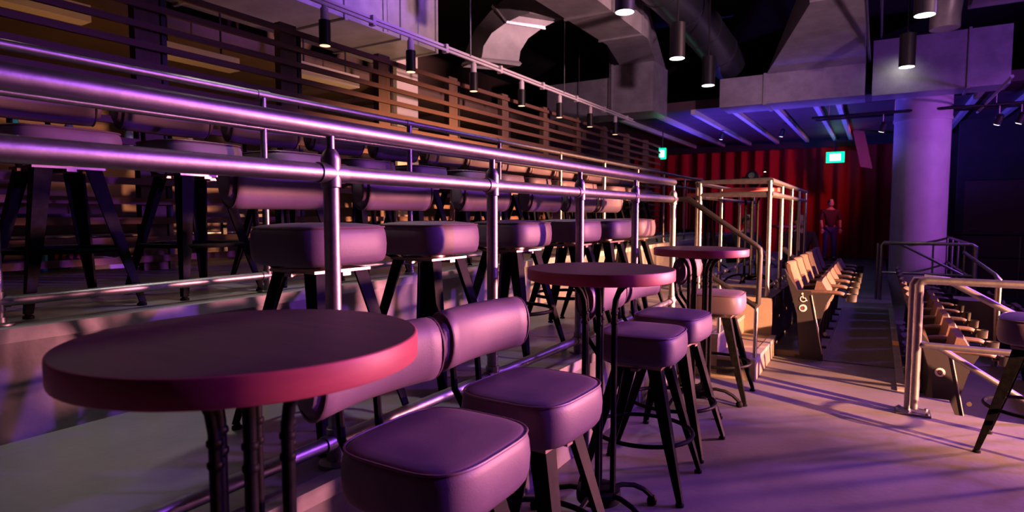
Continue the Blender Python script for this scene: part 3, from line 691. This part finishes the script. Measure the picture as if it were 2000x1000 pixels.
for x, y, lb in ((.02, 13.55, 'on the black pipe grid left of the column'), (1.75, 13.55, 'on the black pipe grid, first right of the column'), (2.05, 13.55, 'on the black pipe grid, second right of the column'), (2.3, 13.55, 'on the black pipe grid, third right of the column'), (2.55, 13.55, 'on the black pipe grid, fourth right of the column'), (-2.1, 16.4, 'under the soffit, closer to the exit sign by the curtain'), (-3.5, 16.2, 'under the soffit, closer to the slatted screen')): gridlamp(x, y, 3.195 if x > 0 else 3.56, .3, lb)

fu = empty('added_uplight', (-3.2, 14.6, 0), label='small black added uplight aimed at the soffit beams', cat='uplight')  # housing added to go with the blue ceiling lamp
MB().box(-.10, .10, -.10, .10, 0, .02).build('base', 'lamp_black', fu)
for s_ in (-1, 1): MB().box(s_*.11-.008, s_*.11+.008, -.02, .02, .0, .24).build('yoke_arm', 'lamp_black', fu)
MB().lathe([(.07, .10), (.10, .12), (.10, .34), (.092, .345), (.088, .30), (.002, .30)], 20).build('housing', 'lamp_black', fu)
# ------------------------------------------------------------------ people
def skin_mesh(name, pts, edges, mt, parent, root=0, lv=1):
    me = bpy.data.meshes.new(name); me.from_pydata([p[0] for p in pts], edges, []); me.materials.append(M[mt])
    o = bpy.data.objects.new(name, me); COL.objects.link(o); o.parent = parent
    sk = o.modifiers.new('skin', 'SKIN'); sk.use_smooth_shade = True
    for i, p in enumerate(pts):
        r = p[1]; me.skin_vertices[0].data[i].radius = r if isinstance(r, tuple) else (r, r)
        me.skin_vertices[0].data[i].use_root = (i == root)
    sb = o.modifiers.new('sub', 'SUBSURF'); sb.levels = lv; sb.render_levels = lv+1
    return o
def head(parent, c, rz, mt_hair='hair', cap=False):
    h = empty_child = None
    b = MB(); n = 16; rs = []
    for i in range(11):
        t = i/10; z = -.115+.235*t
        w0 = math.sqrt(max(0.02, 1-((t-.55)/.56)**2)); jaw = 1 if t > .35 else .72+.28*t/.35
        rs.append([((.092*w0*jaw)*math.cos(2*PI*k/n)+(.012 if t < .4 else 0), .074*w0*jaw*math.sin(2*PI*k/n), z) for k in range(n)])
    b.rings(rs)
    b.rings([[(.085, -.012, -.02), (.085, .012, -.02), (.088, 0, .03)], [(.108, -.004, -.022), (.108, .004, -.022), (.094, 0, .02)]])
    for s in (-1, 1): b.lathe([(.003, -.01), (.022, -.006), (.022, .004), (.006, .008)], 10, (-.005, s*.074, .0), 'y')
    hd_ = b.build('head', 'skin', parent, c, rz)
    e = MB()
    for s in (-1, 1): e.lathe([(.002, .086), (.010, .084), (.010, .078)], 8, (0, s*.030, .012), 'x')
    e.box(.084, .091, -.024, .024, -.064, -.056); e.build('face_detail', 'hair', hd_)
    hr = MB(); rs = []
    for i in range(8):
        t = i/7; z = .015+.118*t; w0 = math.sqrt(max(0.03, 1-(max(0, t-.15)/.9)**2))
        rs.append([((.099*w0)*math.cos(2*PI*k/n)-.012, .082*w0*math.sin(2*PI*k/n), z+(.025 if math.cos(2*PI*k/n) > .4 and i == 0 else (-.06 if math.cos(2*PI*k/n) < -.2 and i == 0 else 0))) for k in range(n)])
    hr.rings(rs).build('hair', mt_hair, hd_)
def hand(parent, p, d, curl=.4):
    # small hand: palm and five unequal fingers along direction d
    d = Vector(d).normalized(); p = Vector(p); a = Vector((0, 0, 1)) if abs(d.z) < .8 else Vector((1, 0, 0))
    u = d.cross(a).normalized(); v = u.cross(d)
    m = MB(); m.tube([p, p+d*.03, p+d*.085], [.020, .034, .036], 10)
    for k, ln in enumerate((.062, .075, .070, .054)):
        o = u*(-.027+.018*k); q = p+d*.08+o
        m.tube([q, q+d*ln*.5-v*ln*.1*curl, q+d*ln*.85-v*ln*.5*curl], [.0095, .0088, .0075], 6)
    q = p+d*.03-u*.03; m.tube([q, q+d*.03-u*.022, q+d*.06-u*.026-v*.01], [.011, .010, .008], 6)
    return m.build('hand', 'skin', parent)
def person_standing(loc, rz, label):
    r = empty('person', loc, rz, label, 'person')
    J = [((0,0,.96),.085), ((0,0,1.15),(.10,.085)), ((0,0,1.36),(.16,.11)), ((0,0,1.47),.06), ((0.01,0,1.55),.05),
         ((0,.19,1.40),.055), ((.02,.25,1.14),.043), ((.09,.24,.92),.032), ((0,-.19,1.40),.055), ((.02,-.25,1.14),.043), ((.10,-.23,.92),.032),
         ((0,.095,.90),.092), ((.02,.11,.50),.062), ((0,.12,.09),.042), ((.13,.13,.035),.03), ((0,-.095,.90),.092), ((.02,-.11,.50),.062), ((0,-.12,.09),.042), ((.13,-.13,.035),.03)]
    E_ = [(0,1),(1,2),(2,3),(3,4),(2,5),(5,6),(6,7),(2,8),(8,9),(9,10),(0,11),(11,12),(12,13),(13,14),(0,15),(15,16),(16,17),(17,18)]
    skin_mesh('body', J, E_, 'skin', r)
    skin_mesh('shirt', [((0,0,.88),.15), ((0,0,1.15),(.145,.125)), ((0,0,1.36),(.175,.125)), ((0,0,1.45),.075), ((0,.20,1.40),.07), ((.02,.255,1.12),.057), ((0,-.20,1.40),.07), ((.02,-.255,1.12),.057)],
              [(0,1),(1,2),(2,3),(2,4),(4,5),(2,6),(6,7)], 'cloth_plum', r)
    skin_mesh('trousers', [((0,0,.97),.135), ((0,.095,.88),.105), ((.02,.11,.50),.078), ((0,.12,.08),.062), ((0,-.095,.88),.105), ((.02,-.11,.50),.078), ((0,-.12,.08),.062)],
              [(0,1),(1,2),(2,3),(0,4),(4,5),(5,6)], 'denim', r)
    for s in (-1, 1):
        MB().rings([superring(.13-i, .045-i*.5, z, 3, 16) for z, i in ((0, 0), (.05, .005), (.085, .04))]).build('shoe', 'cloth_black', r, (.05, s*.125, 0))
        hand(r, (.095, s*.235, .91), (.15, 0, -1))
    head(r, (.02, 0, 1.615), 0)
    return r
def person_seated(loc, rz, label, cloth):
    r = empty('person', loc, rz, label, 'person')
    J = [((0,0,.50),.095), ((-.02,0,.72),(.10,.085)), ((0,0,.93),(.16,.11)), ((.01,0,1.04),.06), ((.03,0,1.11),.05),
         ((0,.19,.97),.055), ((.10,.24,.73),.043), ((.32,.14,.62),.032), ((0,-.19,.97),.055), ((.10,-.24,.73),.043), ((.32,-.14,.62),.032),
         ((.08,.10,.50),.092), ((.44,.12,.49),.066), ((.42,.12,.09),.043), ((.55,.13,.035),.03), ((.08,-.10,.50),.092), ((.44,-.12,.49),.066), ((.42,-.12,.09),.043), ((.55,-.13,.035),.03)]
    E_ = [(0,1),(1,2),(2,3),(3,4),(2,5),(5,6),(6,7),(2,8),(8,9),(9,10),(0,11),(11,12),(12,13),(13,14),(0,15),(15,16),(16,17),(17,18)]
    skin_mesh('body', J, E_, 'skin', r)
    skin_mesh('shirt', [((0,0,.48),.145), ((-.02,0,.72),(.145,.125)), ((0,0,.93),(.175,.125)), ((.01,0,1.02),.075), ((0,.20,.97),.07), ((.10,.245,.73),.058), ((0,-.20,.97),.07), ((.10,-.245,.73),.058)],
              [(0,1),(1,2),(2,3),(2,4),(4,5),(2,6),(6,7)], cloth, r)
    skin_mesh('trousers', [((0,0,.49),.14), ((.10,.10,.50),.105), ((.45,.12,.49),.08), ((.42,.12,.09),.06), ((.10,-.10,.50),.105), ((.45,-.12,.49),.08), ((.42,-.12,.09),.06)],
              [(0,1),(1,2),(2,3),(0,4),(4,5),(5,6)], 'cloth_black', r)
    for s in (-1, 1):
        MB().rings([superring(.13-i, .045-i*.5, z, 3, 16) for z, i in ((0, 0), (.05, .005), (.085, .04))]).build('shoe', 'cloth_black', r, (.47, s*.125, 0))
        hand(r, (.31, s*.14, .62), (1, -s*.2, -.1))
    head(r, (.04, 0, 1.175), 0)
    return r
person_standing((-1.16, 19.4, 0), -1.2, 'standing person in plum top and blue jeans before the red curtain')
def chair(loc, rz, label):
    c = empty('side_chair', loc, rz, label, 'chair')
    MB().box(-.20, .20, -.21, .21, .40, .44).build('seat', 'seat_black', c)
    MB().obox((-.22, 0, .68), (.012, 0, .003), (0, .20, 0), (-.03, 0, .16)).build('backrest', 'seat_black', c)
    for sx in (-1, 1):
        for sy in (-1, 1): MB().tube([(sx*.17, sy*.18, .40), (sx*.20, sy*.20, 0)], .012, 8).build('leg', 'steel', c)
    for sy in (-1, 1): MB().tube([(-.19, sy*.18, .42), (-.235, sy*.17, .82)], .011, 8).build('back_post', 'steel', c)
for x, y, a, l, cm in ((-1.80, 10.2, -.5, 'seated person in black behind the platform railing', 'cloth_black'), (-1.10, 10.95, -1.3, 'seated person in plum top beyond the platform railing', 'cloth_plum')):
    chair((x, y, 0), a, 'black side chair under the '+l); person_seated((x, y, 0), a, l, cm)

# moving head stage light on a stand inside the platform
mh = empty('moving_head_light', (-1.95, 11.6, 0), label='black moving head stage light on a stand near the red curtain', cat='stage light')
MB().tube([(0, 0, .03), (0, 0, 1.62)], .03, 12).build('stand', 'lamp_black', mh)
MB().box(-.28, .28, -.28, .28, 0, .03).build('base', 'lamp_black', mh)
MB().box(-.14, .14, -.12, .12, 1.62, 1.74).build('power_base', 'lamp_black', mh)
for s in (-1, 1): MB().box(s*.16-.02, s*.16+.02, -.06, .06, 1.74, 1.98).build('yoke_arm', 'lamp_black', mh)
h_ = MB().lathe([(.06, -.16), (.11, -.14), (.12, 0), (.10, .14), (.09, .17)], 20, (0, 0, 0), 'y').build('lamp_head', 'lamp_black', mh, (0, 0, 1.93)); h_.rotation_euler = (-.4, 0, 0)
MB().lathe([(.001, -.165), (.055, -.164), (.055, -.158)], 16, (0, 0, 0), 'y').build('lens', 'steel', h_)
MB().lathe([(.0, 0), (.018, .002), (.018, .01)], 10, (.2, 0, 2.05)).build('indicator', 'exit_white', mh)
